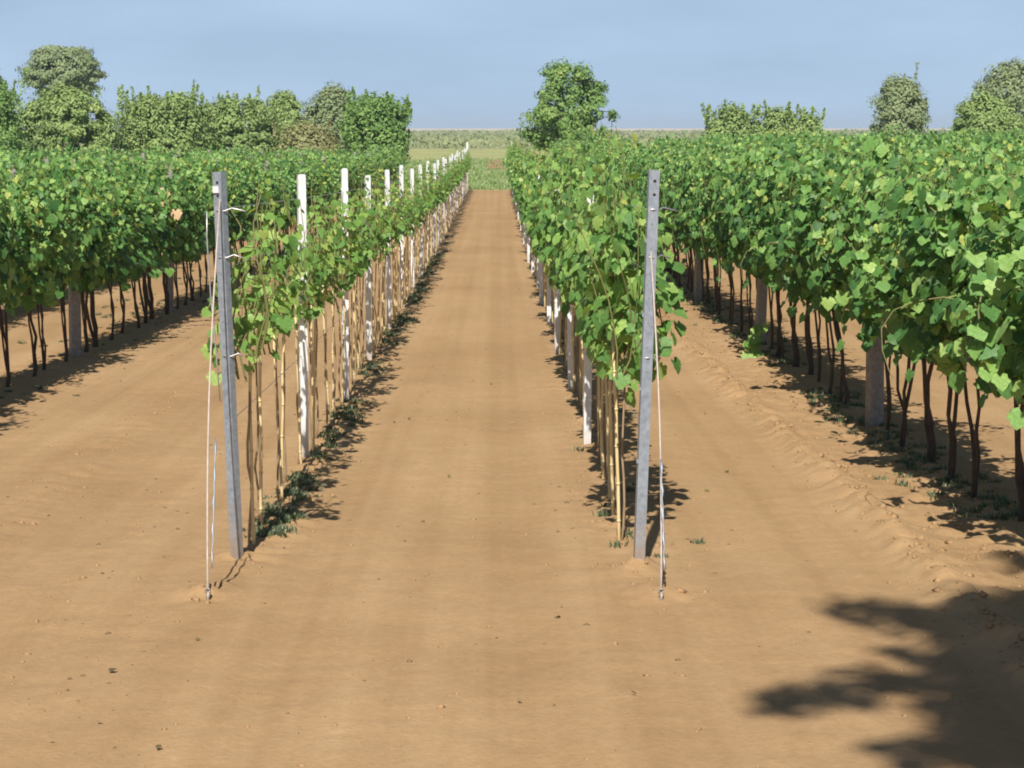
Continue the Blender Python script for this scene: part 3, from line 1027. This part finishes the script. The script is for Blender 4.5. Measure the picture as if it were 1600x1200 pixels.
# three dried tan leaves on the mature row
for k, (px, py) in enumerate(((260, 296), (256, 314), (276, 328))):
    d = 30.0; x = px_x(px, d)
    o = bpy.data.objects.new("dry_leaf", LM_DRY[k]); C.objects.link(o)
    R = frames(np.array([(.1, -1.0, .4)]), np.array([(.2 * k - .2, -.2, -1.0)]))[0]
    M4 = np.eye(4); M4[:3, :3] = R * .14; M4[:3, 3] = (x, d, CAM_H + (HORIZON - py) * d / F_PX)
    o.matrix_basis = Matrix(M4.tolist())
    tag(o, "dried tan leaf on the mature row beside the sparse young row", "leaf", "dried leaves on the mature row")

# fallen leaves and straws on the soil
for k, (px, py, s) in enumerate(((172, 1050, .06), (157, 1130, .04), (640, 655, .06), (615, 660, .05), (800, 660, .07), (700, 745, .04), (560, 690, .07), (870, 965, .045),
                                 (812, 1095, .04), (590, 905, .035), (310, 1000, .035), (1135, 735, .05), (1105, 770, .05), (720, 640, .05), (1215, 600, .05), (250, 1170, .04), (990, 1090, .04))):
    x, y = px_ground(px, py)
    o = bpy.data.objects.new("fallen_leaf", LM_LITTER[k % 6]); C.objects.link(o)
    R = frames(np.array([(random.gauss(0, .4), random.gauss(-.2, .4), 1.0)]), np.array([(random.gauss(0, 1), random.gauss(0, 1), 0.1)]))[0]
    M4 = np.eye(4); M4[:3, :3] = R * s * .55; M4[:3, 3] = (x, y, float(ground_height(np.array(x), np.array(y))) + .012)
    o.matrix_basis = Matrix(M4.tolist())
    tag(o, "withered fallen leaf lying on the bare soil", "leaf", "fallen leaves on the soil")

# ------------------------------------------------------------------ weeds and grass
def blades(name, X, Y, H, W_, nper, mat, label, cat, lean=.6):
    N = len(X)
    X = np.repeat(X, nper) + RNG.normal(0, 1, N * nper) * np.repeat(H, nper) * .5
    Y = np.repeat(Y, nper) + RNG.normal(0, 1, N * nper) * np.repeat(H, nper) * .5
    h = np.repeat(H, nper) * RNG.uniform(.5, 1.2, N * nper); w = np.repeat(W_, nper) * RNG.uniform(.7, 1.3, N * nper)
    n = N * nper
    a = RNG.random(n) * 6.283; le = h * lean * RNG.random(n)
    dx, dy = np.cos(a), np.sin(a); sx, sy = -dy, dx
    Z = ground_height(X, Y) - .01
    z0 = np.zeros(n)
    def pt(u, f, hz): return np.stack([X + sx * u * w + dx * le * f, Y + sy * u * w + dy * le * f, Z + h * hz], 1)
    P = np.stack([pt(-.35, 0, 0), pt(.35, 0, 0), pt(.5, .35, .55), pt(-.5, .35, .55), pt(0, 1.0, .95)], 1)
    T = np.concatenate([np.arange(n)[:, None] * 5 + np.array([[0, 1, 2]]), np.arange(n)[:, None] * 5 + np.array([[0, 2, 3]]), np.arange(n)[:, None] * 5 + np.array([[3, 2, 4]])])
    o = link(bpy.data.objects.new(name, mesh_tris(name, P.reshape(-1, 3), T, mat, np.repeat(RNG.random(n), 5))))
    return tag(o, label, cat, kind="stuff")


def strip(n, x, sx, y0, y1, p=1.4):
    return x + RNG.normal(0, sx, n), y0 + (y1 - y0) * RNG.random(n) ** p


X1, Y1 = strip(800, OLD_R - .05, .15, 11.5, 60); X2, Y2 = strip(700, ROW_L + .10, .07, 12.6, 60); X3, Y3 = strip(160, OLD_L - .5, .5, 20, 60)
X4, Y4 = strip(120, OLD_R + 2.1, .3, 12, 50); X5, Y5 = strip(60, ROW_R + .1, .12, 12, 50)
XX = np.concatenate([X1, X2, X3, X4, X5]); YY = np.concatenate([Y1, Y2, Y3, Y4, Y5])
ok = vnoise(XX * .3, YY, 1.3, 21) > -.12
XX, YY = XX[ok], YY[ok]
blades("weeds", XX, YY, RNG.uniform(.02, .06, len(XX)), np.full(len(XX), .010), 26, M_WEED, "low green weeds growing in patches under the vine rows", "weeds", lean=1.1)
n = 9000
Xg = RNG.uniform(-26, 22, n); Yg = 109.6 + 110 * RNG.random(n) ** 1.6
blades("grass", Xg, Yg, RNG.uniform(.06, .22, n), np.full(n, .05), 6, M_GRASS, "short green and straw coloured grass beyond the vine rows", "grass", lean=.8)

# ------------------------------------------------------------------ trees and shrubs
def quads(P, Nn, S, var, aspect=1.7):
    """Leaf sprays as bent kites."""
    n = len(P)
    T_ = RNG.normal(0, 1, (n, 3)); T_[:, 2] -= .35
    R = frames(Nn + RNG.normal(0, .30, (n, 3)), T_)
    b = np.array([(0, -.5 * aspect, 0), (.5, 0, .12), (0, .5 * aspect, -.10), (-.5, 0, .12)])
    W = np.einsum('nij,kj->nki', R, b) * S[:, None, None] + P[:, None]
    T = (np.array([(0, 1, 2), (0, 2, 3)])[None] + (np.arange(n) * 4)[:, None, None]).reshape(-1, 3)
    return W.reshape(-1, 3), T, np.repeat(var, 4)


def crown_material(name, a, b, c):
    return leaf_mat(name, [(0.0, a), (0.55, b), (1.0, c)], transl=0.22, rough=.6, spec=.25, back=1.1)


M_WALNUT = crown_material("walnut_leaf", (.115, .220, .065), (.200, .325, .092), (.340, .430, .125))
M_HEDGE = crown_material("hedge_leaf", (.175, .265, .090), (.275, .375, .128), (.380, .460, .170))
M_GREY = crown_material("grey_leaf", (.180, .240, .120), (.260, .320, .160), (.350, .400, .210))
M_BRIGHT = crown_material("bright_leaf", (.130, .245, .068), (.225, .360, .102), (.340, .450, .145))
M_BROWNISH = crown_material("brownish_leaf", (.215, .225, .100), (.300, .305, .135), (.390, .375, .175))


PROFILE = {"round": [(0, .55), (.25, .95), (.45, 1), (.7, .88), (.9, .55), (1, .25)],
           "broad": [(0, .80), (.15, 1.0), (.40, .97), (.65, .80), (.88, .62), (1, .42)],
           "umbrella": [(0, .50), (.15, .70), (.30, .95), (.55, 1.0), (.80, .82), (1, .50)],
           "bush": [(0, .95), (.3, 1.0), (.55, .92), (.8, .66), (.92, .45), (1, .22)],
           "wide": [(0, .95), (.35, 1.0), (.7, .96), (.88, .85), (1, .62)],
           "vase": [(0, .65), (.3, .9), (.6, 1.0), (.85, .85), (1, .5)]}


def tree(name, label, px, top, wpx, d, mat, cat, group=None, bottom=0.18, n_clump=70, per=70, leaf=.17, clump=.42, spikes=0, shape="round", seed=1, trunk_r=None, gaps=.0, width=None, height=None, x=None):
    r = random.Random(seed); g = np.random.default_rng(seed)
    X = px_x(px, d) if x is None else x
    z0 = gz(X, d)
    H = (CAM_H + (HORIZON - top) * d / F_PX - z0) if height is None else height
    Wd = (wpx * d / F_PX / 2) if width is None else width
    e = empty(name, (X, d, z0))
    tag(e, label, cat, group)
    zc0 = H * bottom
    # clump centres fill the crown's volume, more near its skin
    cents = []
    pz, pw = zip(*PROFILE[shape])
    while len(cents) < n_clump:
        zz = g.random()
        wsc = float(np.interp(zz, pz, pw))
        a = g.random() * 6.283; rr = g.random() ** .36
        if g.random() > .25 + .75 * wsc: continue
        q = (math.cos(a) * rr, math.sin(a) * rr)
        if gaps and vnoise(np.array(q[0] * 2.4 + seed), np.array(zz * 4 + q[1] * .8), 1.0, seed) > .5 - gaps: continue
        cents.append((q[0] * max(.05, Wd * wsc - clump * .7), q[1] * max(.05, Wd * wsc - clump * .7) * .9, zc0 + clump * .5 + zz * (H - zc0 - clump * 1.1)))
    cents = np.array(cents)
    per = int(per * 2.0)
    N = n_clump * per
    ci = np.repeat(np.arange(n_clump), per)
    csz = g.uniform(.5, 1.65, n_clump) * clump
    off_ = g.normal(0, 1, (N, 3)); off_ /= np.linalg.norm(off_, axis=1, keepdims=True)
    off_ *= (g.random((N, 1)) ** .6 * 1.15) * csz[ci][:, None] * np.array([1.25, 1.25, .45 if shape == 'umbrella' else .85])
    P = cents[ci] + off_
    mid = np.array([0, 0, zc0 + (H - zc0) * .45])
    Nn = off_ / csz[ci][:, None] + .7 * (P - mid) / max(Wd, H * .4) + np.array([0, -.1, .45])
    S = leaf * .62 * g.uniform(.5, 1.6, N)
    var = np.clip(.42 + .20 * g.normal(0, 1, N) + g.normal(0, .13, n_clump)[ci], 0, 1)
    if spikes:
        SP_, SN, SS, SV = [], [], [], []
        for k in range(spikes):
            a = g.random() * 6.283; rr = Wd * .92 * math.sqrt(g.random())
            b = np.array([math.cos(a) * rr, math.sin(a) * rr * .9, zc0 + (H - zc0) * (.35 + .5 * g.random())])
            ln = g.uniform(.4, 1.3) * H * .23
            dr = np.array([math.cos(a) * .25 * rr / Wd, math.sin(a) * .25, 1.0])
            for t in np.linspace(0, 1, 26):
                for _ in range(2):
                    SP_.append(b + dr * ln * t + g.normal(0, .07 * (1.15 - t) + .02, 3)); SN.append(g.normal(0, .6, 3) + np.array([0, -.3, .3])); SS.append(leaf * .75 * g.uniform(.6, 1.2)); SV.append(np.clip(.5 + .2 * g.normal(), 0, 1))
        P = np.concatenate([P, SP_]); Nn = np.concatenate([Nn, SN]); S = np.concatenate([S, SS]); var = np.concatenate([var, SV])
    P[:, 2] = np.maximum(P[:, 2], .05)
    v, t, c = quads(P, Nn, S, var)
    o = link(bpy.data.objects.new("crown", mesh_tris("crown", v, t, mat, c)), e)
    o["kind"] = "stuff"
    # trunk and limbs reaching for the clumps
    m_, limbs = MB(), []
    tr = trunk_r or H * .022
    fork = max(zc0 + .15 * H, H * .22)
    m_.tube([(0, 0, -.2), (.02 * H * r.gauss(0, .4), 0, fork * .5), (0, 0, fork)], [tr * 1.35, tr, tr * .85], 8)
    for k in r.sample(range(n_clump), min(16, n_clump)):
        q = cents[k]
        a = Vector((0, 0, fork * r.uniform(.7, 1.0)))
        b = Vector(q)
        mdp = a.lerp(b, .5) + Vector((r.gauss(0, .08), r.gauss(0, .08), .12 * H * r.random()))
        limbs.append(MB().tube([a, a.lerp(mdp, .6), mdp, mdp.lerp(b, .6), b], [tr * .55, tr * .42, tr * .32, tr * .2, tr * .1], 5))
    tk = m_.build("trunk", M_TREEBARK, e)
    for lm_ in limbs: lm_.build("limb", M_TREEBARK, tk)
    return e


tree("walnut_tree", "round broad-leaved tree with sky gaps standing alone past the dense young row", 889, 96, 154, 124, M_WALNUT, "tree", n_clump=190, per=46, leaf=.16, clump=.32, gaps=.13, seed=3, bottom=.26, shape="broad")
tree("umbrella_tree", "tall grey-green tree with a flat umbrella crown rising behind the hedge", 108, 72, 130, 215, M_GREY, "tree", n_clump=170, per=80, leaf=.26, clump=.70, shape="umbrella", seed=4, bottom=.50)
G = "shrubs of the hedge behind the vineyard"
tree("hedge_shrub", "big leafy green shrub below the umbrella-crowned tree", 108, 137, 186, 128, M_HEDGE, "shrub", G, n_clump=230, per=80, spikes=16, shape="bush", seed=5, bottom=.06)
tree("hedge_shrub", "dark green shrub at the hedge's end with upright twigs", -4, 118, 92, 122, M_BRIGHT, "shrub", G, n_clump=130, per=80, spikes=24, shape="bush", seed=6, bottom=.06)
tree("hedge_shrub", "wide green shrub with feathery upright shoots in the hedge's middle", 264, 147, 160, 130, M_HEDGE, "shrub", G, n_clump=200, per=80, spikes=130, shape="wide", seed=7, bottom=.06)
tree("hedge_shrub", "green hedge shrub with an even twiggy top", 376, 154, 150, 132, M_HEDGE, "shrub", G, n_clump=190, per=80, spikes=90, shape="wide", seed=8, bottom=.06)
tree("hedge_shrub", "smooth-topped dull green shrub at the end of the feathery hedge", 447, 145, 100, 140, M_HEDGE, "shrub", G, n_clump=130, per=80, shape="bush", seed=9, bottom=.05)
tree("hedge_shrub", "low brownish dried shrub in front of the grey-green tree", 478, 190, 115, 126, M_BROWNISH, "shrub", G, n_clump=100, per=80, spikes=10, shape="bush", seed=10, bottom=.04)
tree("broadleaf_tree", "round grey-green tree behind the brownish dried shrub", 522, 134, 98, 160, M_GREY, "tree", n_clump=150, per=80, leaf=.2, clump=.5, seed=11, bottom=.15)
tree("upright_shrub", "bright green shrub with many upright shoots ending the hedge", 588, 150, 112, 124, M_BRIGHT, "shrub", n_clump=120, per=80, spikes=110, shape="vase", seed=12, bottom=.05)
tree("spiky_shrub", "low spiky shrub with one tall shoot behind the mature vines", 1140, 166, 100, 136, M_HEDGE, "shrub", n_clump=110, per=80, spikes=40, shape="bush", seed=13, bottom=.05)
tree("spiky_shrub", "low twiggy green shrub beside the one with the tall shoot", 1215, 168, 100, 136, M_HEDGE, "shrub", n_clump=110, per=80, spikes=26, shape="bush", seed=14, bottom=.05)
tree("spiky_shrub", "smallest twiggy shrub at the end of the low shrubs", 1264, 174, 40, 136, M_HEDGE, "shrub", n_clump=40, per=70, spikes=14, shape="bush", seed=15, bottom=.05)
tree("round_tree", "small round grey-green tree standing alone behind the vines", 1401, 116, 92, 150, M_GREY, "tree", n_clump=170, per=80, leaf=.18, clump=.42, spikes=10, seed=16, bottom=.10)
tree("leafy_tree", "broad light green tree in front of the taller thin grey tree", 1535, 146, 140, 132, M_HEDGE, "tree", n_clump=190, per=80, seed=17, bottom=.08, shape="bush")
tree("thin_tree", "tall thin-leaved grey tree behind the broad light green tree", 1572, 94, 120, 175, M_GREY, "tree", n_clump=130, per=55, leaf=.2, clump=.45, gaps=.12, seed=18, bottom=.2)

# the tree beside the photographer whose shade lies on the soil
KX = -TO_SUN.x / TO_SUN.z; KY = -TO_SUN.y / TO_SUN.z
SHX, SHY = 4.2, -1.6
sh = empty("shade_tree", (SHX, SHY, 0.0))
tag(sh, "leafy tree whose shade falls on the bare soil by the mature vines", "tree")
r = random.Random(40); g = np.random.default_rng(40)
cl, cr = [], []
def shade_at(x, y, h, rr):
    h *= 1.45
    cl.append((x - KX * h, y - KY * h, h)); cr.append(rr)
for (px, py, h, rr) in ((1330, 945, 6.4, .16), (1375, 955, 6.4, .22), (1430, 965, 6.6, .25), (1490, 965, 6.8, .26), (1550, 955, 6.6, .25), (1600, 945, 6.6, .3),
                        (1215, 1100, 6.2, .13), (1255, 1092, 6.2, .16), (1305, 1075, 6.2, .15), (1360, 1058, 6.3, .16), (1420, 1060, 6.4, .15), (1345, 1100, 6.3, .06),
                        (1395, 1015, 6.5, .06), (1450, 1030, 6.5, .14), (1500, 1020, 6.6, .22), (1560, 1030, 6.6, .3), (1520, 1090, 6.6, .28), (1590, 1100, 6.6, .3),
                        (1550, 1150, 6.6, .24), (1600, 1180, 6.6, .26), (1450, 1165, 6.6, .10), (1380, 1170, 6.6, .07), (1580, 872, 6.8, .10), (1610, 880, 6.8, .16), (1640, 890, 6.8, .2),
                        (1430, 1195, 6.6, .10), (1530, 985, 6.5, .25)):
    x, y = px_ground(px, py); shade_at(x, y, h, rr)
for px in range(1500, 1700, 34):
    for py in range(950, 1290, 38):
        x, y = px_ground(px + r.uniform(-14, 14), py + r.uniform(-14, 14))
        if px < 1540 and py > 1120: continue
        shade_at(x, y, r.uniform(6.0, 7.4), r.uniform(.12, .26))
for k in range(260):
    a = r.random() * 6.283; q = math.sqrt(r.random()) * 3.0
    x, y = 4.6 + math.cos(a) * q, 9.0 + math.sin(a) * q * .85
    if x < 2.25 + .25 * (y - 7.6): continue
    shade_at(x, y, r.uniform(5.2, 8.2), r.uniform(.3, .55))
P, Nn, S, var = [], [], [], []
for c_, rr in zip(cl, cr):
    nn = int(14 + 330 * rr * rr + 150 * rr)
    o_ = g.normal(0, 1, (nn, 3)); o_ /= np.linalg.norm(o_, axis=1, keepdims=True); o_ *= (g.random((nn, 1)) ** .6) * rr * 1.3
    P.append(np.array(c_) + o_ - np.array([SHX, SHY, 0])); Nn.append(o_ / rr + np.array([0, 0, .5])); S.append(.075 * g.uniform(.7, 1.4, nn)); var.append(g.random(nn))
v, t, c = quads(np.concatenate(P), np.concatenate(Nn), np.concatenate(S), np.concatenate(var))
o = link(bpy.data.objects.new("crown", mesh_tris("crown", v, t, M_WALNUT, c)), sh); o["kind"] = "stuff"
m_ = MB()
m_.tube([(0, 0, -.3), (.03, 0, 1.6), (-.05, .05, 3.6), (0, .1, 6.2)], [.24, .18, .15, .10], 9)
for c_ in cl[::4]:
    b = Vector(c_) - Vector((SHX, SHY, 0)); a = Vector((0, .1, r.uniform(4.0, 6.2)))
    m_.tube([a, a.lerp(b, .35) + Vector((0, 0, .35)), a.lerp(b, .7) + Vector((0, 0, .25)), b], [.06, .04, .025, .008], 5)
m_.build("trunk", M_TREEBARK, sh)

# ------------------------------------------------------------------ far crops towards the horizon
P, Nn, S, var = [], [], [], []
g = np.random.default_rng(77)
d = 322.0
while d < 1250:
    n = 1300
    x = g.uniform(-.30 * d, .30 * d, n)
    hh = (.7 + .7 * np.abs(vnoise(x, x * 0 + d, 9.0, 31)) * 2)
    P.append(np.stack([x, d + g.uniform(-6, 6, n), terrain(x, np.full(n, d)) + hh * g.random(n)], 1))
    Nn.append(g.normal(0, .5, (n, 3)) + np.array([0, -.5, .6])); S.append(g.uniform(.25, .8, n) * (d / 420.0) ** .6); var.append(np.clip(.45 + .8 * vnoise(x, x * 0 + d, 22.0, 33) + g.normal(0, .10, n), 0, 1))
    d *= 1.035
v, t, c = quads(np.concatenate(P), np.concatenate(Nn), np.concatenate(S), np.concatenate(var))
M_CROP = crown_material("far_crop", (.190, .240, .110), (.260, .300, .145), (.360, .345, .190))
o = link(bpy.data.objects.new("far_crops", mesh_tris("far_crops", v, t, M_CROP, c)))
tag(o, "pale green and brownish crops covering the plain to the horizon", "crops", kind="stuff")

# ------------------------------------------------------------------ summer haze over the plain
hz, n_, l_, p_ = new_mat("summer_haze")
n_.remove(p_)
pv = n_.new("ShaderNodeVolumePrincipled")
pv.inputs["Color"].default_value = (0.72, 0.85, 1.0, 1.0)
pv.inputs["Density"].default_value = 0.00025
pv.inputs["Anisotropy"].default_value = 0.0
l_.new(pv.outputs[0], n_["Material Output"].inputs["Volume"])
hb = MB().box((0, 2100, 5.5), (5600, 5600, 16.0)).build("haze", hz, smooth=False)
tag(hb, "thin pale summer haze over the vineyard and the plain", "haze", kind="stuff")
